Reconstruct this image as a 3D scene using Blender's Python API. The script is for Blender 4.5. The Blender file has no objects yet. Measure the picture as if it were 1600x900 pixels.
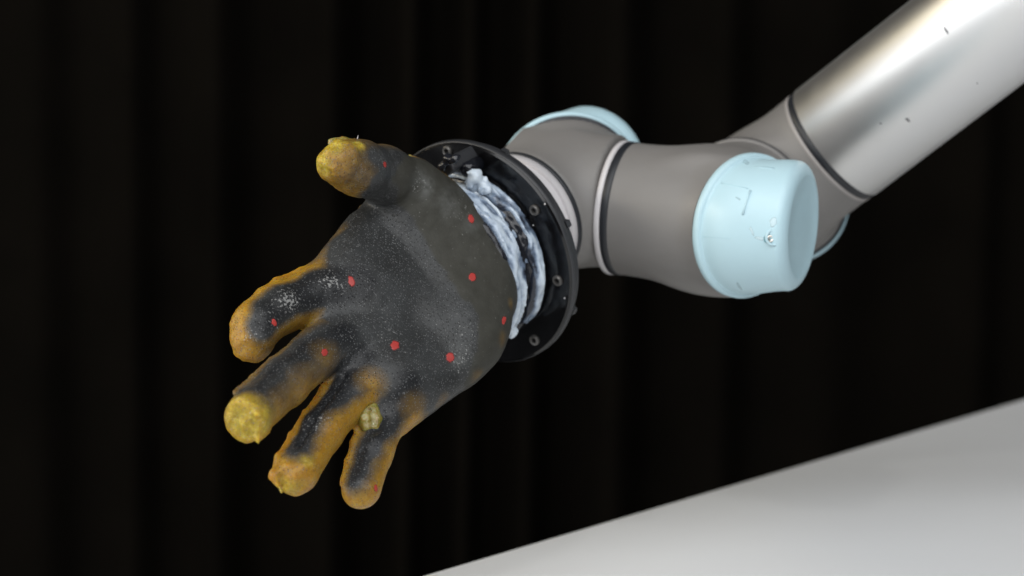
import bpy, math, random
import numpy as np
from mathutils import Vector
from mathutils.bvhtree import BVHTree

S = bpy.context.scene
COL = S.collection
rnd = random.Random(7)

# ------------------------------------------------------------------ camera
CAM = np.array([0.0, 0.0, 1.30]); PITCH = math.radians(9.0)
LENS = 85.0; SENS = 36.0; K = SENS / LENS / 1600.0
X = np.array([1.0, 0, 0])
F = np.array([0, math.cos(PITCH), -math.sin(PITCH)])
U = np.array([0, math.sin(PITCH), math.cos(PITCH)])
cd = bpy.data.cameras.new('camera'); co = bpy.data.objects.new('camera', cd); COL.objects.link(co)
co.location = CAM; co.rotation_euler = (math.pi / 2 - PITCH, 0, 0)
cd.lens = LENS; cd.sensor_width = SENS; cd.clip_start = 0.05; cd.clip_end = 60
cd.dof.use_dof = True; cd.dof.focus_distance = 1.48; cd.dof.aperture_fstop = 5.2
S.camera = co

# ------------------------------------------------------------------ light
w = bpy.data.worlds.new('World'); S.world = w; w.use_nodes = True
bg = w.node_tree.nodes['Background']
bg.inputs[0].default_value = (0.85, 0.87, 0.9, 1); bg.inputs[1].default_value = 0.04

def area(name, loc, target, size, power, color=(1, 1, 1)):
    l = bpy.data.lights.new(name, 'AREA'); o = bpy.data.objects.new(name, l); COL.objects.link(o)
    l.shape = 'RECTANGLE'; l.size, l.size_y = size; l.energy = power; l.color = color
    o.location = loc
    d = Vector(target) - Vector(loc)
    o.rotation_euler = d.to_track_quat('-Z', 'Y').to_euler()
    return o
area('window_light', (-2.5, 0.7, 1.35), (0.15, 1.75, 1.20), (3.4, 2.8), 68, (0.95, 0.975, 1.0))
area('room_light', (0.3, -0.5, 3.1), (0.1, 1.5, 1.0), (4.6, 3.0), 122, (0.97, 0.985, 1.0))
area('warm_strip', (-1.9, 1.45, 2.02), (0.3, 1.7, 1.38), (2.6, 0.13), 15, (1.0, 0.84, 0.55))
area('glint_lamp', (-0.5, 0.0, 2.8), (0.0, 1.55, 1.2), (0.14, 0.14), 4.5, (1.0, 0.97, 0.92))  # small unseen lamp, added to put glints on the hand and sealant

S.view_settings.view_transform = 'Standard'; S.view_settings.look = 'None'
S.view_settings.exposure = 0.0; S.view_settings.gamma = 1.0
S.render.engine = 'CYCLES'
S.cycles.use_denoising = True
S.cycles.max_bounces = 8

# ------------------------------------------------------------------ helpers
def V(cx, cy, cz):                       # direction given as right, up, toward the viewer
    v = X * cx + U * cy - F * cz
    return v / np.linalg.norm(v)
def P(px, py, d):
    return CAM + F * d + X * ((px - 800) * K * d) - U * ((py - 450) * K * d)
def ray(px, py):
    v = F + X * ((px - 800) * K) - U * ((py - 450) * K)
    return v
def hit_plane(px, py, c, n):
    v = ray(px, py); t = ((c - CAM) @ n) / (v @ n)
    return CAM + v * t
def project(p):
    r = p - CAM; d = r @ F
    return np.array([800 + (r @ X) / d / K, 450 - (r @ U) / d / K, d])
def frame(n):
    n = n / np.linalg.norm(n)
    a = np.array([0, 0, 1.0]) if abs(n[2]) < 0.9 else np.array([1.0, 0, 0])
    u = np.cross(a, n); u /= np.linalg.norm(u)
    return u, np.cross(n, u), n

def thing(name, label, cat, loc):
    o = bpy.data.objects.new(name, None); COL.objects.link(o)
    o.location = loc; o['label'] = label; o['category'] = cat
    o.empty_display_size = 0.02
    return o
def root_of(o):
    while o.parent: o = o.parent
    return o
def mesh_obj(name, verts, faces, mat, parent=None, smooth=True, label=None):
    verts = np.asarray(verts, float)
    off = np.array(root_of(parent).location) if parent else np.zeros(3)
    me = bpy.data.meshes.new(name)
    me.from_pydata((verts - off).tolist(), [], [list(f) for f in faces])
    me.update()
    if smooth:
        me.polygons.foreach_set('use_smooth', [True] * len(me.polygons))
    me.materials.append(mat)
    o = bpy.data.objects.new(name, me); COL.objects.link(o)
    if parent: o.parent = parent
    if label: o['label'] = label
    return o
def auto_smooth(o, deg=35):
    me = o.data
    me.polygons.foreach_set('use_smooth', [True] * len(me.polygons))
    bpy.context.view_layer.update()
    me.set_sharp_from_angle(angle=math.radians(deg))

# --- numpy noise
def _hash(i, j, k, s):
    h = (i * 374761393 + j * 668265263 + k * 2147483647 + s * 1274126177) & 0xffffffff
    h = ((h ^ (h >> 13)) * 1274126177) & 0xffffffff
    return ((h ^ (h >> 16)) & 0xffff) / 65535.0
def noise(p, scale, seed=0):
    q = np.asarray(p, float) * scale
    i = np.floor(q).astype(np.int64); f = q - i; f = f * f * (3 - 2 * f)
    r = 0
    for a in (0, 1):
        for b in (0, 1):
            for c in (0, 1):
                wgt = (f[..., 0] if a else 1 - f[..., 0]) * (f[..., 1] if b else 1 - f[..., 1]) * (f[..., 2] if c else 1 - f[..., 2])
                r = r + wgt * _hash(i[..., 0] + a, i[..., 1] + b, i[..., 2] + c, seed)
    return r * 2 - 1

def smooth01(x, a, b):
    t = np.clip((x - a) / (b - a), 0, 1); return t * t * (3 - 2 * t)
# --- signed distance shapes
def smin(a, b, k):
    h = np.clip(0.5 + 0.5 * (b - a) / k, 0, 1)
    return b + (a - b) * h - k * h * (1 - h)
def smax(a, b, k): return -smin(-a, -b, k)
def sd_cyl(p, c, ax, a0, a1, R, rd):
    q = p - c; s = q @ ax
    rho = np.sqrt(np.maximum((q * q).sum(-1) - s * s, 0))
    x = rho - (R - rd); y = np.maximum(a0 - s, s - a1) + rd
    return np.minimum(np.maximum(x, y), 0) + np.sqrt(np.maximum(x, 0) ** 2 + np.maximum(y, 0) ** 2) - rd
def sd_cone(p, a, b, ra, rb):            # capsule whose radius varies along its length
    ab = b - a; t = np.clip(((p - a) @ ab) / (ab @ ab), 0, 1)
    q = p - a - t[..., None] * ab
    return np.sqrt((q * q).sum(-1)) - (ra + (rb - ra) * t)
def sd_chain(p, pts, rs, k=0.004):
    d = None
    for a, b, ra, rb in zip(pts[:-1], pts[1:], rs[:-1], rs[1:]):
        e = sd_cone(p, a, b, ra, rb)
        d = e if d is None else smin(d, e, k)
    return d
def sd_poly(x, y, poly):
    n = len(poly); d = None; s = np.ones_like(x)
    for i in range(n):
        ax_, ay_ = poly[i]; bx_, by_ = poly[i - 1]
        ex, ey = bx_ - ax_, by_ - ay_
        wx, wy = x - ax_, y - ay_
        t = np.clip((wx * ex + wy * ey) / (ex * ex + ey * ey), 0, 1)
        dd = (wx - ex * t) ** 2 + (wy - ey * t) ** 2
        d = dd if d is None else np.minimum(d, dd)
        c1 = y >= ay_; c2 = y < by_; c3 = ex * wy > ey * wx
        fl = (c1 & c2 & c3) | (~c1 & ~c2 & ~c3)
        s = np.where(fl, -s, s)
    return s * np.sqrt(d)

def surface(fn, lo, hi, h, smooth=2):    # surface nets on a signed distance function
    lo = np.asarray(lo, float); hi = np.asarray(hi, float)
    n = np.ceil((hi - lo) / h).astype(int) + 1
    g = np.stack(np.meshgrid(*[lo[i] + h * np.arange(n[i]) for i in range(3)], indexing='ij'), -1)
    f = np.empty(g.shape[:3])
    for i in range(0, g.shape[0], 16):
        f[i:i + 16] = fn(g[i:i + 16])
    ins = f < 0
    cnt = np.zeros(tuple(n - 1), int)
    cs = [(a, b, c) for a in (0, 1) for b in (0, 1) for c in (0, 1)]
    def sh(A, c): return A[c[0]:c[0] + n[0] - 1, c[1]:c[1] + n[1] - 1, c[2]:c[2] + n[2] - 1]
    for c in cs: cnt += sh(ins, c)
    act = (cnt > 0) & (cnt < 8)
    idx = -np.ones(act.shape, np.int64); idx[act] = np.arange(act.sum())
    acc = np.zeros(act.shape + (3,))[act]; num = np.zeros(len(acc))
    for c in cs:
        for a in range(3):
            if c[a]: continue
            e = list(c); e[a] = 1
            f0 = sh(f, c)[act]; f1 = sh(f, e)[act]
            m = (f0 < 0) != (f1 < 0)
            t = np.where(m, f0 / np.where(f0 == f1, 1, f0 - f1), 0)
            pt = np.tile(np.array(c, float), (len(acc), 1)); pt[:, a] += t
            acc[m] += pt[m]; num[m] += 1
    base = np.argwhere(act)
    vs = lo + h * (base + acc / num[:, None])
    quads = []
    for a in range(3):
        b, c = (a + 1) % 3, (a + 2) % 3
        s0 = [slice(0, n[i]) for i in range(3)]; s1 = list(s0)
        s0[a] = slice(0, n[a] - 1); s1[a] = slice(1, n[a])
        for s in (s0, s1):
            s[b] = slice(1, n[b] - 1); s[c] = slice(1, n[c] - 1)
        i0 = ins[tuple(s0)]; i1 = ins[tuple(s1)]
        w_ = np.argwhere(i0 != i1)
        if not len(w_): continue
        fl = i0[tuple(w_.T)]
        w_[:, b] += 1; w_[:, c] += 1
        def ix(db, dc):
            q = w_.copy(); q[:, b] -= db; q[:, c] -= dc
            return idx[tuple(q.T)]
        Q = np.stack([ix(1, 1), ix(0, 1), ix(0, 0), ix(1, 0)], 1)
        Q[~fl] = Q[~fl][:, ::-1]
        quads.append(Q)
    Q = np.concatenate(quads)
    Q = Q[(Q >= 0).all(1)]
    e = np.concatenate([Q[:, [0, 1]], Q[:, [1, 2]], Q[:, [2, 3]], Q[:, [3, 0]]])
    for _ in range(smooth):
        s = np.zeros_like(vs); k = np.zeros(len(vs))
        for a, b in ((0, 1), (1, 0)):
            np.add.at(s, e[:, a], vs[e[:, b]]); np.add.at(k, e[:, a], 1)
        vs = vs * 0.5 + 0.5 * s / np.maximum(k, 1)[:, None]
    return vs, Q

def bounds(pts, pad):
    pts = np.array(pts); return pts.min(0) - pad, pts.max(0) + pad

def lathe(c, ax, prof, n=96, closed=True):   # profile of (radius, height along axis)
    u, v, a = frame(ax)
    vs = []; fs = []; m = len(prof)
    for i in range(n):
        t = 2 * math.pi * i / n
        r = u * math.cos(t) + v * math.sin(t)
        for rr, hh in prof: vs.append(c + r * rr + a * hh)
    for i in range(n):
        j = (i + 1) % n
        for k in range(m if closed else m - 1):
            l = (k + 1) % m
            fs.append((i * m + k, j * m + k, j * m + l, i * m + l))
    return vs, fs
def band(name, c, ax, r0, r1, h0, h1, mat, parent, bev=0.0006, n=128):
    prof = [(r0, h0), (r1 - bev, h0), (r1, h0 + bev), (r1, h1 - bev), (r1 - bev, h1), (r0, h1)]
    vs, fs = lathe(np.array(c), ax, prof, n)
    o = mesh_obj(name, vs, fs, mat, parent); auto_smooth(o, 50); return o

# ------------------------------------------------------------------ materials
def new_mat(name):
    m = bpy.data.materials.new(name); m.use_nodes = True
    nt = m.node_tree; b = nt.nodes['Principled BSDF']
    return m, nt, b
def node(nt, t, **kw):
    n = nt.nodes.new(t)
    for k, v in kw.items():
        if k in n.inputs: n.inputs[k].default_value = v
        else: setattr(n, k, v)
    return n
def objcoord(nt): return node(nt, 'ShaderNodeTexCoord').outputs['Object']
def noise_node(nt, co_, scale, detail=4, rough=0.55):
    n = node(nt, 'ShaderNodeTexNoise'); n.inputs['Scale'].default_value = scale
    n.inputs['Detail'].default_value = detail; n.inputs['Roughness'].default_value = rough
    nt.links.new(co_, n.inputs['Vector']); return n.outputs['Fac']
def ramp(nt, src, stops):
    r = node(nt, 'ShaderNodeValToRGB')
    e = r.color_ramp.elements
    while len(e) < len(stops): e.new(0.5)
    for k, (p, c) in enumerate(stops):
        e[k].position = p; e[k].color = c if len(c) == 4 else (*c, 1)
    nt.links.new(src, r.inputs[0]); return r.outputs[0]
def math_node(nt, op, a, b=None, clamp=False):
    n = node(nt, 'ShaderNodeMath', operation=op); n.use_clamp = clamp
    for i, s in enumerate((a, b)):
        if s is None: continue
        if isinstance(s, (int, float)): n.inputs[i].default_value = s
        else: nt.links.new(s, n.inputs[i])
    return n.outputs[0]
def mix_col(nt, fac, a, b):
    n = node(nt, 'ShaderNodeMix', data_type='RGBA')
    for sock, s in ((n.inputs[0], fac), (n.inputs[6], a), (n.inputs[7], b)):
        if isinstance(s, (int, float)): sock.default_value = s
        elif isinstance(s, tuple): sock.default_value = s if len(s) == 4 else (*s, 1)
        else: nt.links.new(s, sock)
    return n.outputs[2]
def bump(nt, h, strength, dist, normal=None):
    n = node(nt, 'ShaderNodeBump'); n.inputs['Strength'].default_value = strength
    n.inputs['Distance'].default_value = dist
    nt.links.new(h, n.inputs['Height'])
    if normal is not None: nt.links.new(normal, n.inputs['Normal'])
    return n.outputs[0]

def worn_paint(name, c, rough, var=0.08, grain=0.00004, spots=None, coat=0.0):
    m, nt, b = new_mat(name); oc = objcoord(nt)
    n1 = noise_node(nt, oc, 18, 5)
    lo = tuple(x * (1 - var) for x in c); hi = tuple(min(1, x * (1 + var)) for x in c)
    colr = ramp(nt, n1, [(0.3, lo), (0.7, hi)])
    if spots:
        n2 = noise_node(nt, oc, 70, 6, 0.7)
        f = ramp(nt, n2, [(0.66, (0, 0, 0)), (0.78, (1, 1, 1))])
        f = math_node(nt, 'MULTIPLY', f, spots[1])
        colr = mix_col(nt, f, colr, spots[0])
    nt.links.new(colr, b.inputs['Base Color'])
    r = ramp(nt, noise_node(nt, oc, 45, 5), [(0.3, (rough - .06,) * 3), (0.7, (rough + .08,) * 3)])
    nt.links.new(r, b.inputs['Roughness'])
    nt.links.new(bump(nt, noise_node(nt, oc, 900, 2), 0.5, grain), b.inputs['Normal'])
    b.inputs['Coat Weight'].default_value = coat
    return m
M = {}
M['housing'] = worn_paint('grey_housing', (0.172, 0.164, 0.157), 0.48, 0.05, 0.00003, ((0.12, 0.11, 0.1), 0.25))
M['cap'] = worn_paint('pale_blue_plastic', (0.42, 0.595, 0.66), 0.40, 0.03, 0.00001, ((0.38, 0.50, 0.55), 0.35))
M['seal'] = worn_paint('black_rubber', (0.012, 0.014, 0.018), 0.45)
M['trim'] = worn_paint('white_trim', (0.55, 0.53, 0.54), 0.35)
M['collar'] = worn_paint('pale_grey_collar', (0.30, 0.28, 0.27), 0.4)
M['black'] = worn_paint('black_anodised', (0.024, 0.025, 0.028), 0.42, 0.1)
M['blackface'] = worn_paint('black_polished', (0.0035, 0.0035, 0.004), 0.12, 0.1, 0.000002)
M['blackgoo'] = worn_paint('black_glossy_resin', (0.010, 0.011, 0.015), 0.2, 0.1, 0.00015)
M['steel'] = worn_paint('dark_steel', (0.11, 0.105, 0.10), 0.35); M['steel'].node_tree.nodes['Principled BSDF'].inputs['Metallic'].default_value = 0.6
M['bright'] = worn_paint('bright_steel', (0.7, 0.66, 0.6), 0.2); M['bright'].node_tree.nodes['Principled BSDF'].inputs['Metallic'].default_value = 1
M['scuff'] = worn_paint('grey_scuff', (0.16, 0.16, 0.165), 0.6)
M['mark'] = worn_paint('faint_blue_mark', (0.34, 0.49, 0.545), 0.6)
M['shade_line'] = worn_paint('blue_shadow_line', (0.40, 0.58, 0.65), 0.5)  # slightly darker blue, paints thin shadow lines onto the cap
M['recess_shade'] = worn_paint('teal_recess_shade', (0.10, 0.26, 0.32), 0.5)
M['scrape'] = worn_paint('white_scrape', (0.52, 0.665, 0.72), 0.5)
M['red'] = worn_paint('red_paint', (0.40, 0.036, 0.030), 0.5, 0.3, 0.0002)
def fading(m):                           # paint that thins out at its rim
    nt = m.node_tree; b = nt.nodes['Principled BSDF']
    a = node(nt, 'ShaderNodeAttribute'); a.attribute_name = 'cover'
    n1 = noise_node(nt, objcoord(nt), 900, 2)
    f = math_node(nt, 'ADD', a.outputs['Fac'], math_node(nt, 'MULTIPLY', math_node(nt, 'SUBTRACT', n1, 0.5), 0.8))
    nt.links.new(ramp(nt, f, [(0.1, (0, 0, 0)), (0.75, (0.9,) * 3)]), b.inputs['Alpha'])
fading(M['red']); fading(M['scuff']); fading(M['scrape']); fading(M['mark'])

def aluminium():
    m, nt, b = new_mat('satin_aluminium'); oc = objcoord(nt)
    mp = node(nt, 'ShaderNodeMapping'); nt.links.new(oc, mp.inputs[0])
    n1 = noise_node(nt, oc, 30, 5)
    nt.links.new(ramp(nt, n1, [(0.3, (0.755, 0.755, 0.755)), (0.7, (0.775, 0.775, 0.775))]), b.inputs['Base Color'])
    b.inputs['Metallic'].default_value = 1.0
    nt.links.new(ramp(nt, noise_node(nt, oc, 60, 5), [(0.3, (0.37,) * 3), (0.7, (0.40,) * 3)]), b.inputs['Roughness'])
    return m
M['alu'] = aluminium()
def tabletop_mat():
    m, nt, b = new_mat('white_laminate'); oc = objcoord(nt)
    nt.links.new(ramp(nt, noise_node(nt, oc, 5, 5), [(0.3, (0.82, 0.83, 0.845)), (0.7, (0.84, 0.85, 0.865))]), b.inputs['Base Color'])
    b.inputs['Roughness'].default_value = 0.45
    return m
M['table'] = tabletop_mat()
def curtain_mat():
    m, nt, b = new_mat('black_velvet'); oc = objcoord(nt)
    nt.links.new(ramp(nt, noise_node(nt, oc, 6, 4), [(0.3, (0.0022, 0.0018, 0.0013)), (0.7, (0.0036, 0.0029, 0.0021))]), b.inputs['Base Color'])
    b.inputs['Roughness'].default_value = 0.9; b.inputs['Specular IOR Level'].default_value = 0.03
    nt.links.new(bump(nt, noise_node(nt, oc, 1500, 2), 0.4, 0.0004), b.inputs['Normal'])
    return m
M['curtain'] = curtain_mat()
def sealant_mat():
    m, nt, b = new_mat('cloudy_silicone_sealant'); oc = objcoord(nt)
    n1 = noise_node(nt, oc, 160, 5, 0.65)
    at = node(nt, 'ShaderNodeAttribute'); at.attribute_name = 'thick'
    n1 = math_node(nt, 'ADD', at.outputs['Fac'], math_node(nt, 'MULTIPLY', math_node(nt, 'SUBTRACT', n1, 0.5), 0.9))
    nt.links.new(ramp(nt, n1, [(0.15, (0.018, 0.022, 0.034)), (0.42, (0.16, 0.21, 0.29)), (0.62, (0.38, 0.45, 0.54)), (0.95, (0.55, 0.62, 0.69))]), b.inputs['Base Color'])
    b.inputs['Roughness'].default_value = 0.14
    b.inputs['Subsurface Weight'].default_value = 0.3; b.inputs['Subsurface Scale'].default_value = 0.003
    b.inputs['Subsurface Radius'].default_value = (0.8, 0.9, 1.0)
    nt.links.new(bump(nt, noise_node(nt, oc, 260, 3), 0.7, 0.0010), b.inputs['Normal'])
    return m
M['sealant'] = sealant_mat()

def silicone_mat():
    m, nt, b = new_mat('amber_silicone_over_dark_core'); oc = objcoord(nt)
    def attr(n):
        a = node(nt, 'ShaderNodeAttribute'); a.attribute_name = n; return a.outputs['Fac']
    amber, yellow, smoothm, dust, pale, bubble_glint = (attr(n) for n in ('amber', 'yellow', 'smoothness', 'dust', 'pale', 'bubble_glint'))
    fine = noise_node(nt, oc, 900, 2); mid = noise_node(nt, oc, 160, 4); big = noise_node(nt, oc, 40, 4)
    # cells of the pitted surface
    vo = node(nt, 'ShaderNodeTexVoronoi'); vo.inputs['Scale'].default_value = 760; vo.inputs['Randomness'].default_value = 0.9
    nt.links.new(oc, vo.inputs['Vector'])
    cell = vo.outputs['Distance']
    # pigment
    dark = ramp(nt, big, [(0.3, (0.023, 0.0235, 0.0235)), (0.7, (0.040, 0.042, 0.043))])
    olive = ramp(nt, mid, [(0.3, (0.034, 0.033, 0.027)), (0.7, (0.044, 0.043, 0.036))])
    dark = mix_col(nt, smoothm, dark, olive)
    dark = mix_col(nt, math_node(nt, 'MULTIPLY', attr('deep'), 0.85), dark, (0.008, 0.0085, 0.010))
    amb = ramp(nt, math_node(nt, 'ADD', math_node(nt, 'MULTIPLY', mid, 0.5), math_node(nt, 'MULTIPLY', noise_node(nt, oc, 520, 3, 0.65), 0.5)), [(0.25, (0.20, 0.095, 0.006)), (0.5, (0.29, 0.155, 0.010)), (0.75, (0.38, 0.235, 0.026))])
    yel = ramp(nt, noise_node(nt, oc, 260, 5, 0.7), [(0.3, (0.24, 0.165, 0.012)), (0.52, (0.37, 0.27, 0.022)), (0.72, (0.54, 0.43, 0.10))])
    amb = mix_col(nt, yellow, amb, yel)
    a = math_node(nt, 'ADD', amber, math_node(nt, 'MULTIPLY', math_node(nt, 'SUBTRACT', fine, 0.5), 0.12))
    a = math_node(nt, 'ADD', a, math_node(nt, 'MULTIPLY', math_node(nt, 'SUBTRACT', mid, 0.5), 0.15))
    af = ramp(nt, a, [(0.05, (0, 0, 0)), (0.45, (0.34,) * 3), (0.95, (1, 1, 1))])
    af = math_node(nt, 'MULTIPLY', af, ramp(nt, amber, [(0.02, (0, 0, 0)), (0.15, (1, 1, 1))]))
    colr = mix_col(nt, af, dark, amb)
    notyel = math_node(nt, 'SUBTRACT', 1.0, math_node(nt, 'MULTIPLY', yellow, 0.8))
    inv = math_node(nt, 'SUBTRACT', 1.0, smoothm)
    rnd_ = node(nt, 'ShaderNodeSeparateColor'); nt.links.new(vo.outputs['Color'], rnd_.inputs[0])
    # dark pores in some cells, pale trapped bubbles in others, their glints painted into the colour
    core_ = ramp(nt, cell, [(0.20, (1, 1, 1)), (0.42, (0, 0, 0))])
    sel_d = ramp(nt, rnd_.outputs[0], [(0.28, (1, 1, 1)), (0.32, (0, 0, 0))])
    pore = math_node(nt, 'MULTIPLY', math_node(nt, 'MULTIPLY', core_, sel_d), math_node(nt, 'MULTIPLY', inv, notyel))
    colr = mix_col(nt, math_node(nt, 'MULTIPLY', pore, 0.8), colr, (0.012, 0.010, 0.007))
    sel_b = ramp(nt, rnd_.outputs[1], [(0.36, (0, 0, 0)), (0.70, (1, 1, 1))])
    bub_glint = math_node(nt, 'MULTIPLY', math_node(nt, 'MULTIPLY', core_, sel_b), math_node(nt, 'MULTIPLY', inv, bubble_glint))
    colr = mix_col(nt, math_node(nt, 'MULTIPLY', bub_glint, 0.7), colr, (0.20, 0.205, 0.21))
    # pale dried specks
    sp = noise_node(nt, oc, 620, 3, 0.6)
    sp = math_node(nt, 'ADD', sp, math_node(nt, 'MULTIPLY', dust, 0.24))
    sf = ramp(nt, sp, [(0.69, (0, 0, 0)), (0.76, (1, 1, 1))])
    sf = math_node(nt, 'MULTIPLY', sf, 0.6)
    colr = mix_col(nt, sf, colr, (0.36, 0.36, 0.35))
    colr = mix_col(nt, math_node(nt, 'MULTIPLY', pale, ramp(nt, mid, [(0.35, (0.2,) * 3), (0.65, (0.8,) * 3)])), colr, (0.17, 0.175, 0.17))
    nt.links.new(colr, b.inputs['Base Color'])
    # wet, beaded relief
    bead = ramp(nt, cell, [(0.0, (1, 1, 1)), (0.15, (0.85,) * 3), (0.36, (0, 0, 0))])
    rough = mix_col(nt, smoothm, mix_col(nt, bead, (0.45,) * 3, (0.18,) * 3), (0.58,) * 3)
    nt.links.new(rough, b.inputs['Roughness'])
    b.inputs['Specular IOR Level'].default_value = 0.2
    nt.links.new(math_node(nt, 'MULTIPLY', af, 0.9), b.inputs['Subsurface Weight'])
    b.inputs['Subsurface Scale'].default_value = 0.012
    b.inputs['Subsurface Radius'].default_value = (1.0, 0.55, 0.15)
    sgn = math_node(nt, 'SUBTRACT', ramp(nt, rnd_.outputs[0], [(0.28, (0, 0, 0)), (0.32, (1, 1, 1))]), 0.35)
    hb = math_node(nt, 'MULTIPLY', math_node(nt, 'MULTIPLY', bead, sgn), math_node(nt, 'ADD', math_node(nt, 'MULTIPLY', inv, 0.9), 0.04))
    n0 = bump(nt, mid, 0.5, 0.0006)
    n1 = bump(nt, hb, 1.0, 0.0006, n0)
    gr = math_node(nt, 'MULTIPLY', noise_node(nt, oc, 380, 4, 0.7), math_node(nt, 'ADD', math_node(nt, 'MULTIPLY', yellow, 0.8), math_node(nt, 'MULTIPLY', af, 0.35)))
    n1 = bump(nt, gr, 0.8, 0.0012, n1)
    n2 = bump(nt, fine, 0.4, 0.0003, n1)
    nt.links.new(n2, b.inputs['Normal'])
    nt.links.new(n1, b.inputs['Coat Normal'])
    nt.links.new(math_node(nt, 'ADD', math_node(nt, 'ADD', math_node(nt, 'MULTIPLY', inv, 0.20), math_node(nt, 'MULTIPLY', af, 0.12)), 0.04), b.inputs['Coat Weight'])
    b.inputs['Coat Roughness'].default_value = 0.3; b.inputs['Coat IOR'].default_value = 1.42
    return m
M['silicone'] = silicone_mat()
def flash_mat():
    m, nt, b = new_mat('torn_clear_silicone'); oc = objcoord(nt)
    n1 = noise_node(nt, oc, 200, 5, 0.65)
    nt.links.new(ramp(nt, n1, [(0.3, (0.14, 0.105, 0.018)), (0.5, (0.29, 0.235, 0.05)), (0.7, (0.45, 0.39, 0.15))]), b.inputs['Base Color'])
    b.inputs['Roughness'].default_value = 0.14
    b.inputs['Transmission Weight'].default_value = 0.3
    b.inputs['Subsurface Weight'].default_value = 0.5; b.inputs['Subsurface Scale'].default_value = 0.004
    nt.links.new(bump(nt, noise_node(nt, oc, 350, 4), 0.8, 0.0008), b.inputs['Normal'])
    return m
M['flash'] = flash_mat()

# ------------------------------------------------------------------ curtain
def curtain():
    z0, z1 = -1.2, 2.9; nx, nz = 700, 50
    vs = []
    for j in range(nz + 1):
        z = z0 + (z1 - z0) * j / nz
        for i in range(nx + 1):
            x = -2.6 + 5.4 * i / nx
            left = 1 / (1 + math.exp((x + 0.15) * 6))
            s = x + left * (0.10 * (1.6 - z) * (0.6 + 0.4 * math.sin(x * 3)))
            ph = 2 * math.pi * s / 0.115 + 2.2 * math.sin(s * 4.3 + 0.6) + 1.5 * math.sin(s * 9.1) + 0.8 * math.sin(s * 17 + 1) + 0.15 * math.sin(z * 1.3 + s * 4)
            am = 0.020 + 0.012 * math.sin(s * 5.7 + 2)
            y = 3.0 + am * (math.sin(ph) + 0.25 * math.sin(2 * ph + 0.8)) + 0.02 * math.sin(x * 2.1)
            vs.append((x, y, z))
    fs = [(j * (nx + 1) + i, j * (nx + 1) + i + 1, (j + 1) * (nx + 1) + i + 1, (j + 1) * (nx + 1) + i) for j in range(nz) for i in range(nx)]
    o = mesh_obj('curtain', vs, fs, M['curtain'])
    o['label'] = 'black pleated curtain hanging in soft folds behind the robot arm'; o['category'] = 'curtain'
curtain()

# ------------------------------------------------------------------ table
def table():
    zt = CAM[2] - 0.443
    up = np.array([0, 0, 1.0]); pc = np.array([0, 0, zt])
    a = hit_plane(650, 900, pc, up); b = hit_plane(1600, 622, pc, up)
    e = (b - a) / np.linalg.norm(b - a); n = np.array([e[1], -e[0], 0])
    t = thing('table', 'white table top crossing the lower right corner, out of focus', 'table', tuple(a + e * 0.5 + n * 0.4 - up * 0.03))
    p0 = a - e * 1.5; L = 2.7; W = 1.5; th = 0.028; r = 0.004
    vs = []; fs = []
    def corner(s, tt, z): return p0 + e * s + n * tt + up * z
    rings = [(r, 0), (0.3 * r, -0.3 * r), (0, -r), (0, -th + r), (r, -th)]
    for ins, z in rings:
        for s, tt in ((ins, ins), (L - ins, ins), (L - ins, W - ins), (ins, W - ins)): vs.append(corner(s, tt, z))
    for k in range(len(rings) - 1):
        for i in range(4):
            j = (i + 1) % 4
            fs.append((k * 4 + i, (k + 1) * 4 + i, (k + 1) * 4 + j, k * 4 + j))
    fs.append((0, 1, 2, 3)); m = (len(rings) - 1) * 4; fs.append((m + 3, m + 2, m + 1, m))
    o = mesh_obj('tabletop', vs, fs, M['table'], t); auto_smooth(o, 60)
table()

# ------------------------------------------------------------------ robot arm
r_dir = V(0.93, -0.13, 0.36)             # axis of the middle wrist joint, left to right
f_dir = V(0.71, 0.565, 0.42)             # forearm, wrist to elbow
a_dir = V(0.378, 0.198, -0.905)          # middle wrist to first wrist
t_dir = V(-0.861 * 0.697, -0.509 * 0.697, 0.717)   # tool axis
R = 0.046
cB = P(1115, 343, 1.64); cA = P(1196, 307, 1.745); cC = P(882, 305, 1.68)
arm = thing('robot_arm', 'grey jointed robot arm with pale blue joint caps and a silver forearm tube', 'robot arm', tuple(cA))

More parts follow.
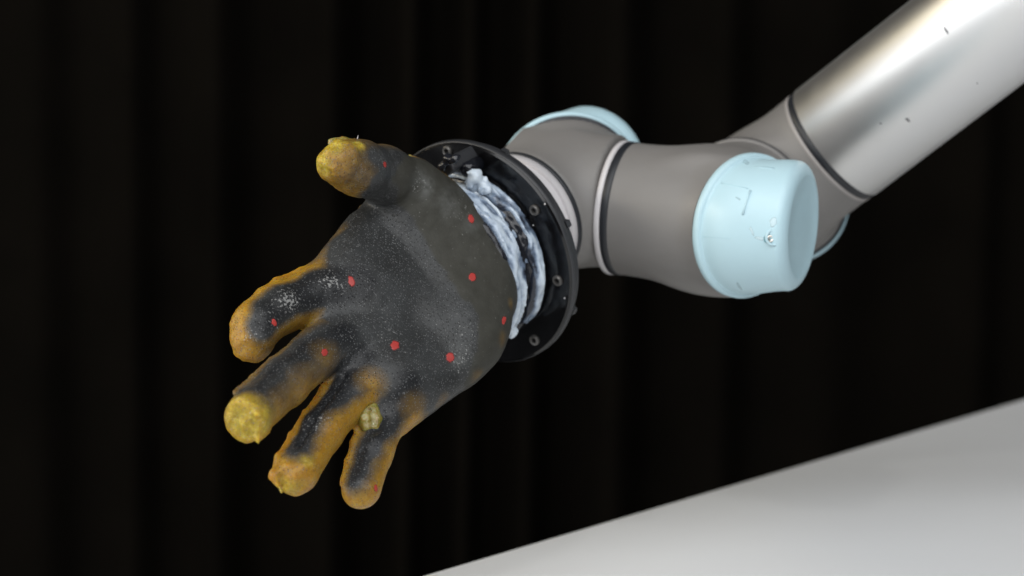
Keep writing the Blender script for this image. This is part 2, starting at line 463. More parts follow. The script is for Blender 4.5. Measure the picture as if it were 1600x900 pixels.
def loft(rings, n=96, cap_end=True):     # rings of (centre, normal, radius)
    vs = []; fs = []; u0 = None
    for c, nn, r in rings:
        nn = nn / np.linalg.norm(nn)
        u = (np.array([0.13, 0.2, 1.0]) if u0 is None else u0); u = u - nn * (u @ nn); u /= np.linalg.norm(u); u0 = u
        v = np.cross(nn, u)
        for i in range(n):
            t = 2 * math.pi * i / n
            vs.append(c + (u * math.cos(t) + v * math.sin(t)) * r)
    for k in range(len(rings) - 1):
        for i in range(n):
            j = (i + 1) % n
            fs.append((k * n + i, k * n + j, (k + 1) * n + j, (k + 1) * n + i))
    if cap_end: fs.append(tuple((len(rings) - 1) * n + i for i in range(n)))
    return vs, fs
def joint(name, center, bfun, lid_c, lid_n, face_c, face_n, face_r, rr=0.014, RL=0.0465, ext=0.105, nk=0.014):
    lo, hi = center - ext, center + ext
    pl = lambda p: (p - lid_c) @ lid_n
    neck = lambda p: sd_cyl(p, lid_c, lid_n, -nk, 0.004, RL - 0.0022, 0.0004) + 0.004 * (1 - smooth01((p - lid_c) @ lid_n, -nk, -0.002))
    vs, fs = surface(lambda p: np.maximum(smin(bfun(p), neck(p), 0.006), pl(p) + 0.0008), lo, hi, 0.00165, 3)
    mesh_obj('wrist_housing', vs, fs, M['housing'], arm)
    # lid: a lip, then a can that bends from the seam plane to the end face
    rg = [(lid_c - lid_n * 0.0004, lid_n, RL - 0.004), (lid_c - lid_n * 0.0004, lid_n, RL + 0.0008), (lid_c + lid_n * 0.0006, lid_n, RL + 0.0018),
          (lid_c + lid_n * 0.0036, lid_n, RL + 0.0018), (lid_c + lid_n * 0.0050, lid_n, RL + 0.0012), (lid_c + lid_n * 0.0056, lid_n, RL - 0.0004), (lid_c + lid_n * 0.0060, lid_n, RL - 0.0012)]
    p0 = lid_c + lid_n * 0.0070; p3 = face_c; L = np.linalg.norm(p3 - p0)
    p1 = p0 + lid_n * L * 0.33; p2 = p3 - face_n * L * 0.33; r0 = RL - 0.0016
    for k in range(0, 15):
        t = k / 14
        c = p0 * (1 - t) ** 3 + 3 * p1 * t * (1 - t) ** 2 + 3 * p2 * t * t * (1 - t) + p3 * t ** 3
        nn = lid_n * (1 - t) + face_n * t
        r_ = r0 + (face_r + rr - r0) * t
        rg.append((c, nn, r_))
    for k in range(1, 9):
        t = k / 8 * math.pi / 2
        rg.append((face_c + face_n * rr * 0.8 * math.sin(t), face_n, face_r + rr * math.cos(t)))
    e = face_c + face_n * rr * 0.8
    rg += [(e - face_n * 0.0002, face_n, face_r - 0.001), (e - face_n * 0.0005, face_n, face_r - 0.002), (e - face_n * 0.0005, face_n, face_r * 0.5), (e - face_n * 0.0005, face_n, 0.002)]
    vs, fs = loft(rg)
    o = mesh_obj('joint_cap', vs, fs, M['cap'], arm)
    o.data.update(); auto_smooth(o, 48)
    vs, fs = lathe(lid_c, lid_n, [(RL - 0.006, -0.0020), (RL - 0.0002, -0.0020), (RL - 0.0002, -0.0006), (RL - 0.006, -0.0006)], 128)
    mesh_obj('cap_seal', vs, fs, M['seal'], o)
    return o

# middle wrist (B)
RING_B = 0.0655
def bodyB(p):
    d = sd_cyl(p, cB, r_dir, -RING_B, 0.030, R, 0.013) - 0.0044 * smooth01((p - cB) @ r_dir, -0.066, 0.03) + 0.0006
    # left end stays square under the seal ring
    d = smin(np.minimum(d, sd_cyl(p, cB, r_dir, -RING_B, -0.045, R - 0.0004, 0.0005)), sd_cyl(p, cB, a_dir, -0.02, 0.063, R * 0.98, 0.001), 0.016)
    return d
capB = joint('B', cB, bodyB, P(1165, 352, 1.617), V(0.62, -0.15, 0.76), P(1238, 353, 1.603), V(0.92, -0.10, 0.38), 0.034, 0.0095, 0.0472, nk=0.034)
# last wrist (C)
def bodyC(p):
    d = sd_cyl(p, cC, t_dir, -0.012, 0.044, R, 0.010)
    d = np.minimum(d, sd_cyl(p, cC, t_dir, 0, 0.044, R, 0.0005))
    d = smin(d, sd_cyl(p, cC, r_dir, -0.03, 0.0372, R, 0.0005), 0.013)
    return d
capC = joint('C', cC, bodyC, P(888, 286, 1.690), V(-0.08, 0.32, -0.94), P(926, 254, 1.722), V(0.5, 0.35, -0.79), 0.0275, 0.014, 0.0490)
# first wrist (A)
RING_A = 0.0615
def bodyA(p):
    d = sd_cyl(p, cA, f_dir, -0.03, RING_A, R, 0.013)
    d = np.minimum(d, sd_cyl(p, cA, f_dir, 0.02, RING_A, R, 0.0005))
    d = smin(d, sd_cyl(p, cA, a_dir, -0.040, 0.03, R, 0.001), 0.016)
    return d
capA = joint('A', cA, bodyA, P(1225, 309, 1.772), V(-0.10, -0.20, -0.95), P(1232, 306, 1.805), V(0.2, 0.05, -0.97), 0.0275, 0.014, 0.0475)

# seams
cRB = cB - r_dir * RING_B
band('seal_ring', cRB, r_dir, 0.038, R + 0.0002, -0.0005, 0.0050, M['seal'], arm)
band('trim_ring', cRB, r_dir, 0.038, R + 0.0005, -0.0045, -0.0005, M['trim'], arm)
band('seal_ring', cC + t_dir * 0.0445, t_dir, 0.038, R + 0.0003, -0.001, 0.003, M['seal'], arm)
cAB = cB + a_dir * 0.0640
band('seal_ring', cAB, a_dir, 0.038, R + 0.0006, 0.001, 0.004, M['seal'], arm)
band('trim_ring', cAB, a_dir, 0.038, R + 0.0004, -0.0012, 0.001, M['housing'], arm)
cF = cA + f_dir * RING_A
band('trim_ring', cF, f_dir, 0.038, R + 0.0003, -0.0034, -0.0005, M['collar'], arm)
band('seal_ring', cF, f_dir, 0.038, R + 0.0000, -0.0005, 0.0048, M['seal'], arm)
# forearm tube
vs, fs = lathe(cF, f_dir, [(0.038, 0.0048), (R + 0.0000, 0.0048), (R + 0.0006, 0.0054), (R + 0.0006, 0.62), (0.038, 0.62)], 160)
tube = mesh_obj('forearm_tube', vs, fs, M['alu'], arm); auto_smooth(tube, 50)
# tool output ring, pale metal
tool = mesh_obj('tool_ring', *lathe(cC + t_dir * 0.0475, t_dir, [(0.02, 0), (R - 0.001, 0), (R - 0.0002, 0.0008), (R - 0.0002, 0.006), (R - 0.0022, 0.0065), (R - 0.0022, 0.050), (0.02, 0.050)], 128), M['trim'], arm)
auto_smooth(tool, 50)

# screws in the caps, marks on the caps and on the tube
def bvh_of(*objs):
    vs = []; fs = []
    for o in objs:
        k = len(vs); L = np.array(root_of(o).location)
        vs += [Vector(np.array(v.co) + L) for v in o.data.vertices]
        fs += [[k + i for i in p.vertices] for p in o.data.polygons]
    return BVHTree.FromPolygons(vs, fs)
def shoot(bvh, px, py):
    v = Vector(ray(px, py)).normalized()
    h, n, i, d = bvh.ray_cast(Vector(CAM), v)
    if h is None: return None, None
    n = np.array(n)
    if n @ np.array(v) > 0: n = -n
    return np.array(h), n
def decal(name, bvh, pix, mat, parent, lift=0.00025, thick=0.0002):   # small conforming mark with thickness
    cx = sum(p[0] for p in pix) / len(pix); cy = sum(p[1] for p in pix) / len(pix)
    top = []; 
    for s in (1.0, 0.55):
        for (a, b_) in pix:
            h, n = shoot(bvh, cx + (a - cx) * s, cy + (b_ - cy) * s)
            if h is None: return None
            top.append(h + n * (lift if s < 1 else lift * 0.6))
    h, n = shoot(bvh, cx, cy); top.append(h + n * lift)
    m = len(pix)
    for (a, b_) in pix:
        h, n2 = shoot(bvh, a, b_); top.append(h - n2 * thick)
    fs = []
    for i in range(m):
        j = (i + 1) % m
        fs += [(i, j, m + j, m + i), (m + i, m + j, 2 * m), (2 * m + 1 + i, 2 * m + 1 + j, j, i)]
    o = mesh_obj(name, top, fs, mat, parent)
    at = o.data.attributes.new('cover', 'FLOAT', 'POINT')
    at.data.foreach_set('value', [0.0] * m + [1.0] * (m + 1) + [0.0] * m)
    return o
def blob(px, py, rx, ry, rot=0, n=14, wob=0.15, seed=0):
    g = random.Random(seed + int(px * 7 + py)); out = []
    for i in range(n):
        t = 2 * math.pi * i / n; k = 1 + g.uniform(-wob, wob)
        x, y = rx * k * math.cos(t), ry * k * math.sin(t)
        out.append((px + x * math.cos(rot) - y * math.sin(rot), py + x * math.sin(rot) + y * math.cos(rot)))
    return out
bC = bvh_of(capB)
h, n = shoot(bC, 1203, 373)
sa = V(0.25, -0.05, 0.95)
s_ring = lathe(h - n * 0.004, sa, [(0.0030, 0), (0.0050, 0.0), (0.0058, 0.0040), (0.0050, 0.0047), (0.0042, 0.0044), (0.0036, 0.0034)], 32)
mesh_obj('screw_socket', *s_ring, M['cap'], capB)
mesh_obj('screw_recess_shade', *lathe(h - n * 0.0006, sa, [(0.0002, 0.0003), (0.0038, 0.0003), (0.0038, -0.002), (0.0002, -0.002)], 24), M['recess_shade'], capB)  # dark teal disc painted in for the shadow inside the screw hole
vs, fs = lathe(h - n * 0.0002, sa, [(0.0002, 0.0002), (0.0010, 0.0002), (0.0012, 0.0012), (0.0022, 0.0012), (0.0026, 0.0004), (0.0026, -0.003), (0.0002, -0.003)], 24)
mesh_obj('cap_screw', vs, fs, M['bright'], capB)
for px, py, rx, ry, ro, mt in ((1153, 310, 4, 1.8, 0.6, 'mark'), (1175, 361, 2.2, 8, -0.5, 'scrape'), (1187, 372, 10, 3, 0.2, 'scrape'), (1208, 348, 6, 9, 0.4, 'scrape'),
                              (1155, 447, 1.6, 8, -0.6, 'mark'), (1166, 254, 6, 3.5, 0.5, 'mark'), (1196, 262, 15, 1.6, 0.12, 'shade_line'), (1120, 371, 26, 0.8, 0.08, 'shade_line')):  # the last two strokes are painted shadow lines
    decal('scuff_or_shade', bC, blob(px, py, rx, ry, ro, 10, 0.3), M[mt], capB, 0.00015)
# raised moulded rib on the cap, then a shadow line painted beside it
decal('moulded_rib', bC, [(1171, 297), (1174, 298), (1162, 336), (1159, 335)], M['cap'], capB, 0.0012)
decal('moulded_rib', bC, [(1126, 285), (1169, 294), (1169, 295.5), (1126, 286.5)], M['shade_line'], capB, 0.0003)
bT = bvh_of(tube)
for px, py, rx, ry, ro in ((1478, 47, 2.0, 8, -0.6), (1418, 187, 5.5, 2.6, 0.6), (1527, 130, 1.2, 1.2, 0), (1376, 193, 2.2, 1.4, 0.3)):
    decal('scuff_or_shade', bT, blob(px, py, rx, ry, ro, 12, 0.3), M['scuff'], tube, 0.00006)
# tiny round print beside the seam: a ring with a bar
for k in range(2):
    pix = []
    for i in range(16):
        t = 2 * math.pi * i / 16; pix.append((1272 + 3.2 * math.cos(t), 228.5 + 6.0 * k + 3.0 * math.sin(t)))
    decal('printed_mark', bT, pix, M['scuff'], tube, 0.00006)
    decal('printed_mark', bT, blob(1272, 228.5 + 6 * k, 1.3, 1.2, 0, 8, 0), M['alu'], tube, 0.00012)

# ------------------------------------------------------------------ mounting flange
nF = t_dir
cFace = cC + t_dir * 0.1015
pr = project(cFace)
cFace = P(744, 397, pr[2])
RF = 0.0775
flange = thing('mounting_flange', 'glossy black round mounting plate with screws behind the silicone hand', 'mounting plate', tuple(cFace))
def disc(name, c, R_, h0, h1, mat, bev, n=160, flats=()):
    prof = [(0.001, h0), (R_ - bev, h0), (R_, h0 + bev), (R_, h1 - bev), (R_ - bev, h1), (0.001, h1)]
    vs, fs = lathe(c, nF, prof, n)
    o = mesh_obj(name, vs, fs, mat, flange); auto_smooth(o, 30); return o
disc('front_plate', cFace, RF, -0.0075, 0, M['blackface'], 0.0012)
disc('back_plate', cFace, RF - 0.0022, -0.0125, -0.0076, M['black'], 0.0008)
band('plate_rim', cFace, nF, RF - 0.004, RF + 0.0007, -0.0066, -0.0014, M['black'], flange, 0.0007, 160)
# small lugs on the rim
uF, vF, _ = frame(nF)
def lug(px, py):
    q = hit_plane(px, py, cFace - nF * 0.010, nF) - (cFace - nF * 0.010)
    d = q / np.linalg.norm(q); s = np.cross(nF, d); c = cFace - nF * 0.0101 + d * (RF - 0.001)
    vs = []
    pts = [(-0.004, -0.004), (0.004, -0.004), (0.002, 0.0012), (-0.002, 0.0012)]
    for z in (-0.0022, 0.0022):
        for x, y in pts: vs.append(c + s * x + d * y + nF * z)
    fs = [(0, 1, 2, 3), (7, 6, 5, 4)] + [(i, (i + 1) % 4, 4 + (i + 1) % 4, 4 + i) for i in range(4)]
    mesh_obj('rim_lug', vs, fs, M['black'], flange, False)
lug(884, 478); lug(880, 352); lug(786, 247)
# socket head screws
for px, py in ((836, 328), (872, 438), (836, 531), (738, 253), (700, 236)):
    c = hit_plane(px, py, cFace, nF)
    prof = [(0.0002, -0.0005), (0.0019, -0.0005), (0.0019, 0.0018), (0.0030, 0.0020), (0.0036, 0.0014), (0.0036, -0.002), (0.0002, -0.002)]
    vs, fs = lathe(c, nF, prof, 32)
    o = mesh_obj('flange_screw', vs, fs, M['steel'], flange); auto_smooth(o, 40)
for px, py, r_ in ((851, 319, 0.0007), (882, 466, 0.0006), (833, 352, 0.0005)):
    c = hit_plane(px, py, cFace + nF * 0.0004, nF)
    vs, fs = lathe(c, nF, [(0.00002, 0.0003), (r_ * 0.7, 0.00025), (r_, -0.0003), (0.00002, -0.0004)], 7)
    mesh_obj('dust_speck', vs, fs, M['trim'], flange)
# black collar the hand is glued on
cCol = cFace + nF * 0.0
colax = nF
def collar(p):
    d = sd_cyl(p, cCol, colax, -0.001, 0.036, 0.0540, 0.003)
    d = np.minimum(d, sd_cyl(p, cCol, colax, -0.001, 0.012, 0.0575, 0.002))
    return d + 0.0009 * noise(p, 130, 3) + 0.0005 * noise(p, 330, 4)
lo, hi = bounds([cCol - 0.062, cCol + 0.062 + nF * 0.03, cCol + nF * 0.04 - 0.05], 0.01)
vs, fs = surface(collar, lo, hi, 0.0016, 1)
mesh_obj('wrist_collar', vs, fs, M['blackgoo'], flange)
# connector block beside the collar
def box_obj(name, c, ax, ux, size, mat, parent, rd=0.002):
    u = ux - ax * (ux @ ax); u /= np.linalg.norm(u); v = np.cross(ax, u)
    sx, sy, sz = size
    def fn(p):
        q = p - c
        a = np.stack([np.abs(q @ u) - sx + rd, np.abs(q @ v) - sy + rd, np.abs(q @ ax) - sz + rd], -1)
        return np.sqrt((np.maximum(a, 0) ** 2).sum(-1)) + np.minimum(a.max(-1), 0) - rd
    lo, hi = bounds([c - max(size) * 1.2, c + max(size) * 1.2], 0.006)
    vs, fs = surface(fn, lo, hi, 0.0008, 2)
    return mesh_obj(name, vs, fs, mat, parent)
box_obj('connector_block', hit_plane(716, 252, cFace + nF * 0.012, nF), nF, V(0.8, 0.5, 0), (0.0062, 0.0050, 0.014), M['black'], flange)
c = hit_plane(727, 266, cFace + nF * 0.016, nF)
vs, fs = lathe(c, nF, [(0.0002, 0.0016), (0.0032, 0.0014), (0.0048, 0.0), (0.0048, -0.014), (0.0002, -0.014)], 40)
mesh_obj('cable_plug', vs, fs, M['blackgoo'], flange)

# ------------------------------------------------------------------ silicone hand
HD = lambda px, py: 1.556 - 0.00031 * ((785 - px) * 0.65 + (py - 430) * 0.76)    # depth of the plane the hand lies in
def H(px, py, dd=0.0): return P(px, py, HD(px, py) + dd)
hp = [H(785, 430), H(450, 640), H(640, 640)]
hn = np.cross(hp[1] - hp[0], hp[2] - hp[0]); hn /= np.linalg.norm(hn)
if hn @ (CAM - hp[0]) < 0: hn = -hn
hu = P(450, 700, 1.4) - P(740, 400, 1.4); hu -= hn * (hu @ hn); hu /= np.linalg.norm(hu); hv = np.cross(hn, hu)
h0 = hp[0]
def onplane(px, py, off=0.0):
    q = hit_plane(px, py, h0 + hn * off, hn) - h0
    return (q @ hu, q @ hv)
PX = lambda px, d=1.5: px * K * d        # pixels to metres near the hand
palm_px = [(648, 262), (695, 276), (728, 301), (758, 340), (778, 385), (793, 420), (804, 465), (799, 507), (780, 548), (752, 585), (716, 613), (676, 638),
           (640, 668), (600, 650), (560, 622), (520, 575), (490, 520), (480, 470), (478, 425), (505, 393), (530, 358), (552, 328), (575, 312), (610, 290)]
TH = 0.0165
poly = [onplane(a, b, 0.004) for a, b in palm_px]
def chain(lst, lift=0.0):
    return [H(a, b, dd) for a, b, r, dd in lst], [PX(r, HD(a, b) + dd) for a, b, r, dd in lst]
fing = {
 'index': [(580, 470, 47, .004), (495, 463, 42, .0), (432, 484, 38, -.004), (402, 508, 36, -.004), (395, 531, 35, -.002)],
 'middle': [(590, 520, 46, .004), (502, 547, 38, -.006), (444, 600, 37, -.018), (384, 655, 38, -.034)],
 'ring': [(610, 560, 46, .004), (552, 616, 34, .0), (503, 676, 32, -.004), (463, 740, 34, -.006)],
 'pinky': [(645, 590, 44, .004), (609, 652, 30, .003), (583, 706, 29, .002), (565, 765, 31, .002)],
}
chains = {k: chain(v) for k, v in fing.items()}
thumb = [(655, 306, 44, -.006), (640, 292, 43, -.014), (600, 273, 42, -.034), (560, 262, 41, -.053), (532, 254, 37, -.064)]
thenar = chain([(624, 288, 40, -.020), (650, 318, 52, -.006), (690, 368, 56, .010), (730, 420, 50, .018)])
th_p, th_r = chain(thumb)
stubC = cFace
mid_cut_n = V(-0.42, -0.30, 0.86)
mid_cut_c = P(382, 654, project(chains['middle'][0][-1])[2]) + mid_cut_n * PX(12)
def lumps(lst): return [(H(a, b, dd), PX(r)) for a, b, r, dd in lst]
RIDGES = [(chain(l), k) for l, k in (
    ([(505, 408, 3, .006), (470, 422, 4, .004), (432, 439, 5, .0), (408, 458, 4, -.002), (386, 480, 5, -.003), (364, 505, 4, -.002)], 0.004),
    ([(500, 511, 4, -.002), (462, 536, 5, -.010), (425, 563, 5, -.018), (395, 590, 5, -.026), (366, 612, 4, -.033)], 0.004),
    ([(526, 580, 4, .0), (503, 611, 5, -.001), (478, 645, 5, -.003), (456, 680, 6, -.005), (436, 714, 6, -.006), (428, 744, 6, -.006), (440, 768, 6, -.006)], 0.004),
    ([(562, 660, 4, .0), (552, 690, 5, .001), (543, 720, 4, .002), (534, 755, 4, .002)], 0.003),
    ([(564, 326, 4, .010), (556, 356, 4, .006), (546, 385, 4, .002)], 0.003),
    ([(400, 690, 6, -.034), (416, 668, 6, -.034)], 0.004))]
slit_a = chain([(538, 588, 4, -.0105), (513, 622, 6, -.0118), (488, 660, 6, -.0145), (468, 698, 4, -.0155)])
slit_b = chain([(566, 700, 6, -.0095), (553, 728, 5, -.0092), (545, 752, 4, -.0088)])
groove = chain([(556, 694, 6, -.0118), (568, 680, 10, -.0125), (588, 668, 9, -.0125), (600, 646, 8, -.0125)])
def hand(p):
    q = p - h0
    x, y, z = q @ hu, q @ hv, q @ hn
    m = (np.abs(z) < 0.06)
    d2 = sd_poly(x, y, poly)
    zz = z + 0.006                                           # palm slab sits a little behind the plane
    a = d2 + 0.0150; b = np.abs(zz) - TH + 0.0150
    palm = np.minimum(np.maximum(a, b), 0) + np.sqrt(np.maximum(a, 0) ** 2 + np.maximum(b, 0) ** 2) - 0.0150
    # heel pads
    for (px, py, r, dd) in ((716, 520, 60, 0.012), (560, 455, 50, 0.004), (610, 590, 46, .003)):
        palm = smin(palm, np.sqrt(((p - H(px, py, dd)) ** 2).sum(-1)) - PX(r) * 0.78, 0.03)
    d = palm
    # wrist stub running back to the collar
    cuff = smax(sd_cyl(p, cFace, nF, 0.0, 0.075, 0.0560, 0.004), z - 0.0085, 0.012)
    d = smin(d, cuff, 0.016)
    d = smax(d, 0.0295 + 0.0008 * noise(p, 110, 14) - ((p - cFace) @ nF), 0.004)
    for k in fing:
        c = sd_chain(p, *chains[k], 0.006)
        if k == 'middle':
            c = smax(c, (p - mid_cut_c) @ mid_cut_n, 0.003)
        d = smin(d, c, 0.0042)
    d = smin(d, sd_chain(p, *thenar, 0.01), 0.016)
    t = sd_chain(p, th_p, th_r, 0.008)
    d = smin(d, t, 0.0045)
    # torn hollow between thumb and palm edge
    hol = np.sqrt(((p - P(632, 257, HD(632, 257) - 0.027)) ** 2).sum(-1)) - PX(15)
    d = smax(d, -hol, 0.003)
    for pts, kk in RIDGES:
        d = smin(d, sd_chain(p, *pts, 0.003), kk)
    for g_ in (groove, slit_a, slit_b):
        d = smax(d, -sd_chain(p, *g_, 0.002), 0.002)
    d = d + 0.0004 * noise(p, 60, 1) + 0.00020 * noise(p, 210, 2)
    # ragged tips
    for (px, py, dd, rr) in ((520, 250, -.065, 60), (450, 760, -.01, 45), (385, 545, -.0, 40), (382, 655, -.045, 50)):
        wgt = np.exp(-((p - H(px, py, dd)) ** 2).sum(-1) / PX(rr) ** 2)
        d = d + wgt * (0.0020 * noise(p, 150, 5) + 0.0012 * noise(p, 380, 6))
    return d
allp = [H(a, b, dd) for v in list(fing.values()) + [thumb] for a, b, r, dd in v] + [H(a, b) for a, b in palm_px] + [cFace + nF * 0.04]
lo, hi = bounds(allp, 0.030)
hv_, hf_ = surface(hand, lo, hi, 0.00145, 1)
hand_root = thing('silicone_hand', 'amber and dark grey silicone hand with open palm and red dots on the black plate', 'robot hand', tuple(h0))
body = mesh_obj('hand_body', hv_, hf_, M['silicone'], hand_root)
bH = bvh_of(body)
def sp(px, py, inn=0.0):
    h, n = shoot(bH, px, py)
    if h is None: h = H(px, py); n = hn
    return h - n * inn
vsd = hv_
wob = noise(vsd, 120, 11) * 0.0022 + noise(vsd, 40, 12) * 0.003
amber = np.full(len(vsd), 1.0); deep = np.zeros(len(vsd))
cores = [([(560, 440), (500, 448), (455, 464), (425, 484), (410, 508)], [30, 30, 24, 22, 15], 0.008),
         ([(545, 520), (480, 540), (430, 574), (398, 605)], [20, 12, 9, 6], 0.027),
         ([(565, 555), (534, 602), (502, 642), (474, 685), (466, 700)], [22, 22, 21, 18, 10], 0.0095),
         ([(640, 600), (606, 650), (586, 680), (569, 715), (553, 752)], [22, 17, 15, 14, 10], 0.009),
         ([(655, 290), (615, 262), (590, 245)], [34, 22, 6], 0.026)]
for pts, rs, soft in cores:
    q = [sp(a, b, 0.002) for a, b in pts]
    dist = None
    for a, b, ra, rb in zip(q[:-1], q[1:], rs[:-1], rs[1:]):
        e = sd_cone(vsd, a, b, PX(ra), PX(rb)); dist = e if dist is None else np.minimum(dist, e)
    amber = np.minimum(amber, smooth01(dist + wob * 0.7, -0.001, soft))
    deep = np.maximum(deep, (1 - smooth01(dist, -0.004, 0.004)) * (0.35 if soft > 0.025 and rs[0] > 30 else 1.0))
# palm core
pc = [onplane(a, b, 0.004) for a, b in [(640, 262), (722, 300), (785, 380), (822, 470), (800, 560), (765, 608), (700, 645), (652, 640), (610, 650), (590, 620), (570, 600), (550, 590), (535, 560), (500, 500), (500, 400), (530, 350), (560, 300)]]
q = vsd - h0
pd = sd_poly(q @ hu, q @ hv, pc)
back = q @ hn
amber = np.minimum(amber, smooth01(pd + wob, -0.004, 0.009))
amber = np.where(back < -0.012, np.minimum(amber, 0.35 + 0 * amber), amber)
# a brown window above the ring-pinky gap, pale lower rim
def near(px, py, r): return np.exp(-((vsd - sp(px, py)) ** 2).sum(-1) / PX(r) ** 2)
amber = np.maximum(amber, 0.75 * near(580, 598, 22)); amber = np.maximum(amber, 0.45 * near(648, 640, 26))
amber = np.maximum(amber, 0.45 * near(510, 560, 28))
amber = np.maximum(amber, 0.35 * near(798, 475, 10)); amber = np.maximum(amber, 0.32 * near(786, 530, 14)); amber = np.maximum(amber, 0.25 * near(745, 588, 16)); amber = np.maximum(amber, 0.35 * near(690, 628, 16))
amber = np.minimum(amber, 1 - 0.66 * near(572, 272, 52)); amber = np.minimum(amber, 1 - 0.40 * near(455, 615, 50))
for (pts, kk), st in zip(RIDGES, (0.9, 0.45, 1.0, 0.9, 0.5, 1.0)):
    amber = np.maximum(amber, st * (1 - smooth01(sd_chain(vsd, *pts, 0.003), 0.0002, 0.0026)))
amber = np.minimum(amber, smooth01(sd_chain(vsd, *groove, 0.002), 0.001, 0.004) + 0.25)
yellow = np.zeros(len(vsd))
for a, b, r, s in ((382, 655, 48, 1.0), (500, 256, 24, 1.0), (522, 226, 24, 0.9), (560, 226, 20, 0.75), (452, 765, 30, 0.6), (480, 718, 18, 0.55), (566, 785, 26, .35)):
    yellow = np.maximum(yellow, s * near(a, b, r))
yellow = smooth01(yellow + noise(vsd, 160, 8) * 0.1, 0.2, 0.75)
amber = np.maximum(amber, yellow)
# smooth heel of the palm
line = [sp(a, b) for a, b in ((600, 300), (640, 345), (672, 392), (700, 440), (728, 478), (742, 520), (748, 570))]
hl = [onplane(a, b, 0.012) for a, b in ((585, 312), (640, 345), (672, 392), (692, 420), (716, 463), (741, 499), (745, 540), (735, 590), (790, 600), (830, 470), (800, 350), (720, 270), (640, 240), (610, 270))]
ph = sd_poly(q @ hu, q @ hv, hl)
smo = 1 - smooth01(ph + noise(vsd, 160, 9) * 0.002, -0.0015, 0.0015)
smo = np.maximum(smo, smooth01(near(440, 475, 60) * 0.55, 0.2, 0.9))
dust = np.zeros(len(vsd))
for a, b, r, s in ((450, 468, 24, .9), (430, 500, 22, .5), (520, 440, 22, .8), (495, 660, 24, .6), (720, 555, 26, .5), (730, 515, 24, .4), (655, 285, 24, .5), (720, 330, 26, .4), (620, 410, 50, .25), (610, 520, 60, .25), (385, 530, 22, .5), (395, 650, 30, .3)):
    dust = np.maximum(dust, s * near(a, b, r))
pale = np.zeros(len(vsd))
for a, b, r, s in ((662, 288, 20, .8), (700, 318, 22, .5), (722, 560, 20, .4), (738, 352, 16, .4)):
    pale = np.maximum(pale, s * near(a, b, r))
bub_glint = np.full(len(vsd), 0.7)
for a, b, r, s in ((610, 375, 80, 1.0), (620, 470, 110, .8), (600, 560, 60, .8), (560, 440, 50, .6), (660, 560, 60, .6)):
    bub_glint = np.maximum(bub_glint, s * near(a, b, r))
deep = deep * np.clip(((vsd - h0) @ hu - 0.052) / 0.03, 0, 1)
for nme, arr in (('deep', deep), ('bubble_glint', bub_glint), ('amber', amber), ('yellow', yellow), ('smoothness', smo), ('dust', dust), ('pale', pale)):
    at = body.data.attributes.new(nme, 'FLOAT', 'POINT'); at.data.foreach_set('value', arr.astype(np.float32))

# red tracking dots
for px, py, rx, ry, ro in ((601, 257, 3, 6, -0.2), (736, 342, 5.5, 8, -0.3), (549, 440, 6, 10, -0.3), (738, 433, 7, 7.5, 0), (428, 504, 4.5, 7, -0.4), (507, 551, 6, 7, 0),
                           (617, 540, 8, 8.5, 0), (703, 558, 7.5, 9, 0), (787, 501, 4, 8, 0.2), (587, 763, 3.5, 7, -0.15)):
    decal('marker_dot', bH, blob(px, py, rx, ry, ro, 18, 0.12), M['red'], hand_root, 0.0003, 0.0005)

# torn translucent scraps along the mould seams
def scrap(pts, mat=M['flash'], seed=0, amp=0.0016, h=0.0009, name='silicone_scrap', parent=hand_root, k=0.003, freq=190):
    P_ = [a for a, r in pts]; r_ = [r for a, r in pts]
    fn = lambda p: sd_chain(p, P_, r_, k) + amp * noise(p, freq, seed) + amp * 0.5 * noise(p, freq * 2.5, seed + 1)
    lo, hi = bounds(P_, max(r_) + 0.004)
    vs, fs = surface(fn, lo, hi, h, 1)
    return mesh_obj(name, vs, fs, mat, parent)
def hs(lst, dd=-0.0): return [(H(a, b, dd), PX(r)) for a, b, r in lst]
def flap():
    cl = [hs([(575, 629, 8), (571, 642, 11), (569, 655, 11), (573, 668, 9)], -0.0040), hs([(585, 642, 8), (588, 656, 9), (587, 668, 7)], -0.0062),
          hs([(584, 626, 8), (597, 626, 11), (605, 632, 9)], -0.0065)]
    def fn(p):
        d = None
        for c in cl:
            e = sd_chain(p, [a for a, r in c], [r for a, r in c], 0.002)
            d = e if d is None else smin(d, e, 0.003)
        return d + 0.0003 * noise(p, 130, 20) + 0.0002 * noise(p, 420, 21)
    lo, hi = bounds([a for c in cl for a, r in c], 0.009)
    vs, fs = surface(fn, lo, hi, 0.0008, 1)
    mesh_obj('silicone_scrap', vs, fs, M['flash'], hand_root)
flap()
scrap(hs([(518, 224, 7), (538, 223, 8), (560, 228, 6)], -0.060), seed=35, amp=0.0012)
scrap(hs([(640, 247, 6), (647, 253, 6)], -0.026), seed=38, amp=.0008)
vs, fs = lathe(H(556, 226, -0.062), V(0.25, 0.97, 0.0), [(0.0009, 0), (0.0005, 0.003), (0.0001, 0.006)], 8, False)
mesh_obj('silicone_sliver', vs, fs, M['trim'], hand_root)

def wrist_path(lst, s):
    return [(hit_plane(a, b, cFace + nF * s, nF), PX(r, 1.57)) for a, b, r in lst]
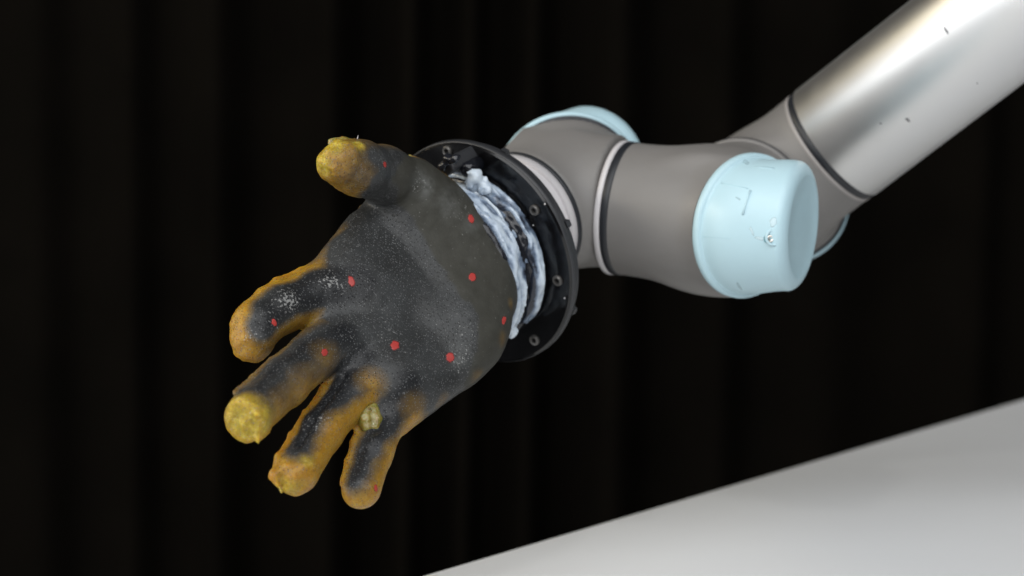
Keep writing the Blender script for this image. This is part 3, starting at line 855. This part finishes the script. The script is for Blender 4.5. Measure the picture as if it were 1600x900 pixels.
# cloudy sealant smeared round the wrist collar
uC, vC, _ = frame(nF)
def smear(s0, s1, seed, th0, bias, extra=(), off=0.0):
    mid = V(0.861, 0.509, 0.0)
    def parts(p):
        q = p - cFace; s_ = q @ nF
        rad = q - s_[..., None] * nF
        rr_ = np.sqrt((rad * rad).sum(-1)) + 1e-9
        dirn = rad / rr_[..., None]
        ang = np.arctan2(dirn @ np.cross(nF, mid), dirn @ mid)
        st = np.stack([ang * 0.055 * 0.22, s_, rr_ * 0.4], -1)            # drawn out along the bead
        n1 = noise(st, 170, seed); n2 = noise(st, 480, seed + 1); n3 = noise(p, 300, seed + 2); n4 = noise(p, 90, seed + 3)
        ra = 0.0545 + (0.003 if s1 < 0.015 else 0)
        return q, s_, rr_, ang, n1, n2, n3, n4, ra
    def fn(p):
        q, s_, rr_, ang, n1, n2, n3, n4, ra = parts(p)
        w_ = 0.0030 * n1 + 0.0016 * n2 + 0.0010 * n3 + 0.0020 * n4
        d = rr_ - (ra + th0 * (0.55 + 0.55 * n1 + 0.40 * n2 + 0.35 * n4) + 0.0007 * n3 + off)
        d = smax(d, s0 - s_ + w_, 0.0022); d = smax(d, s_ - s1 + w_ * 0.8, 0.0022)
        d = np.maximum(d, (ra - 0.004) - rr_)
        d = smax(d, (np.abs(ang - bias) - 1.45 - 0.25 * n1) * 0.05, 0.002)
        for c_, r_ in extra:
            d = smin(d, np.sqrt(((p - c_) ** 2).sum(-1)) - r_ - 0.0026 * n3 - 0.0020 * noise(p, 120, seed + 5), 0.003)
        return d
    lo, hi = bounds([cFace - 0.064 - nF * 0.0, cFace + 0.064 + nF * 0.03], 0.004)
    vs, fs = surface(fn, lo, hi, 0.0012, 1)
    o = mesh_obj('sealant_bead', vs, fs, M['sealant'], hand_root)
    q, s_, rr_, ang, n1, n2, n3, n4, ra = parts(vs)
    m_ = 1 - np.abs(s_ - (s0 + s1) / 2) / ((s1 - s0) / 2)
    tk = 0.50 + 0.35 * (rr_ - ra - th0 * 0.4) / th0 + 0.30 * n1 + 0.2 * n2 + 0.25 * np.clip(m_, -1, 1)
    for c_, r_ in extra: tk = np.maximum(tk, 1.0 - np.sqrt(((vs - c_) ** 2).sum(-1)) / (r_ * 4))
    at = o.data.attributes.new('thick', 'FLOAT', 'POINT'); at.data.foreach_set('value', tk.astype(np.float32))
    return o
on = lambda px, py, h_: hit_plane(px, py, cFace + nF * h_, nF)
smear(0.0185, 0.0318, 50, 0.0046, -0.05, [(on(799, 516, 0.026), 0.004), (on(801, 500, 0.026), 0.0045)])
smear(0.0020, 0.0118, 60, 0.0036, 0.0, [(on(744, 276, 0.016), 0.0055), (on(757, 290, 0.014), 0.0042), (on(738, 288, 0.016), 0.004)])
smear(0.0095, 0.0205, 70, 0.0034, -0.1, (), -0.0017)
scrap(wrist_path([(690, 262, 5), (700, 248, 6), (712, 246, 5)], 0.03), M['blackgoo'], 54, 0.002, 0.0011, 'sealant_bead')
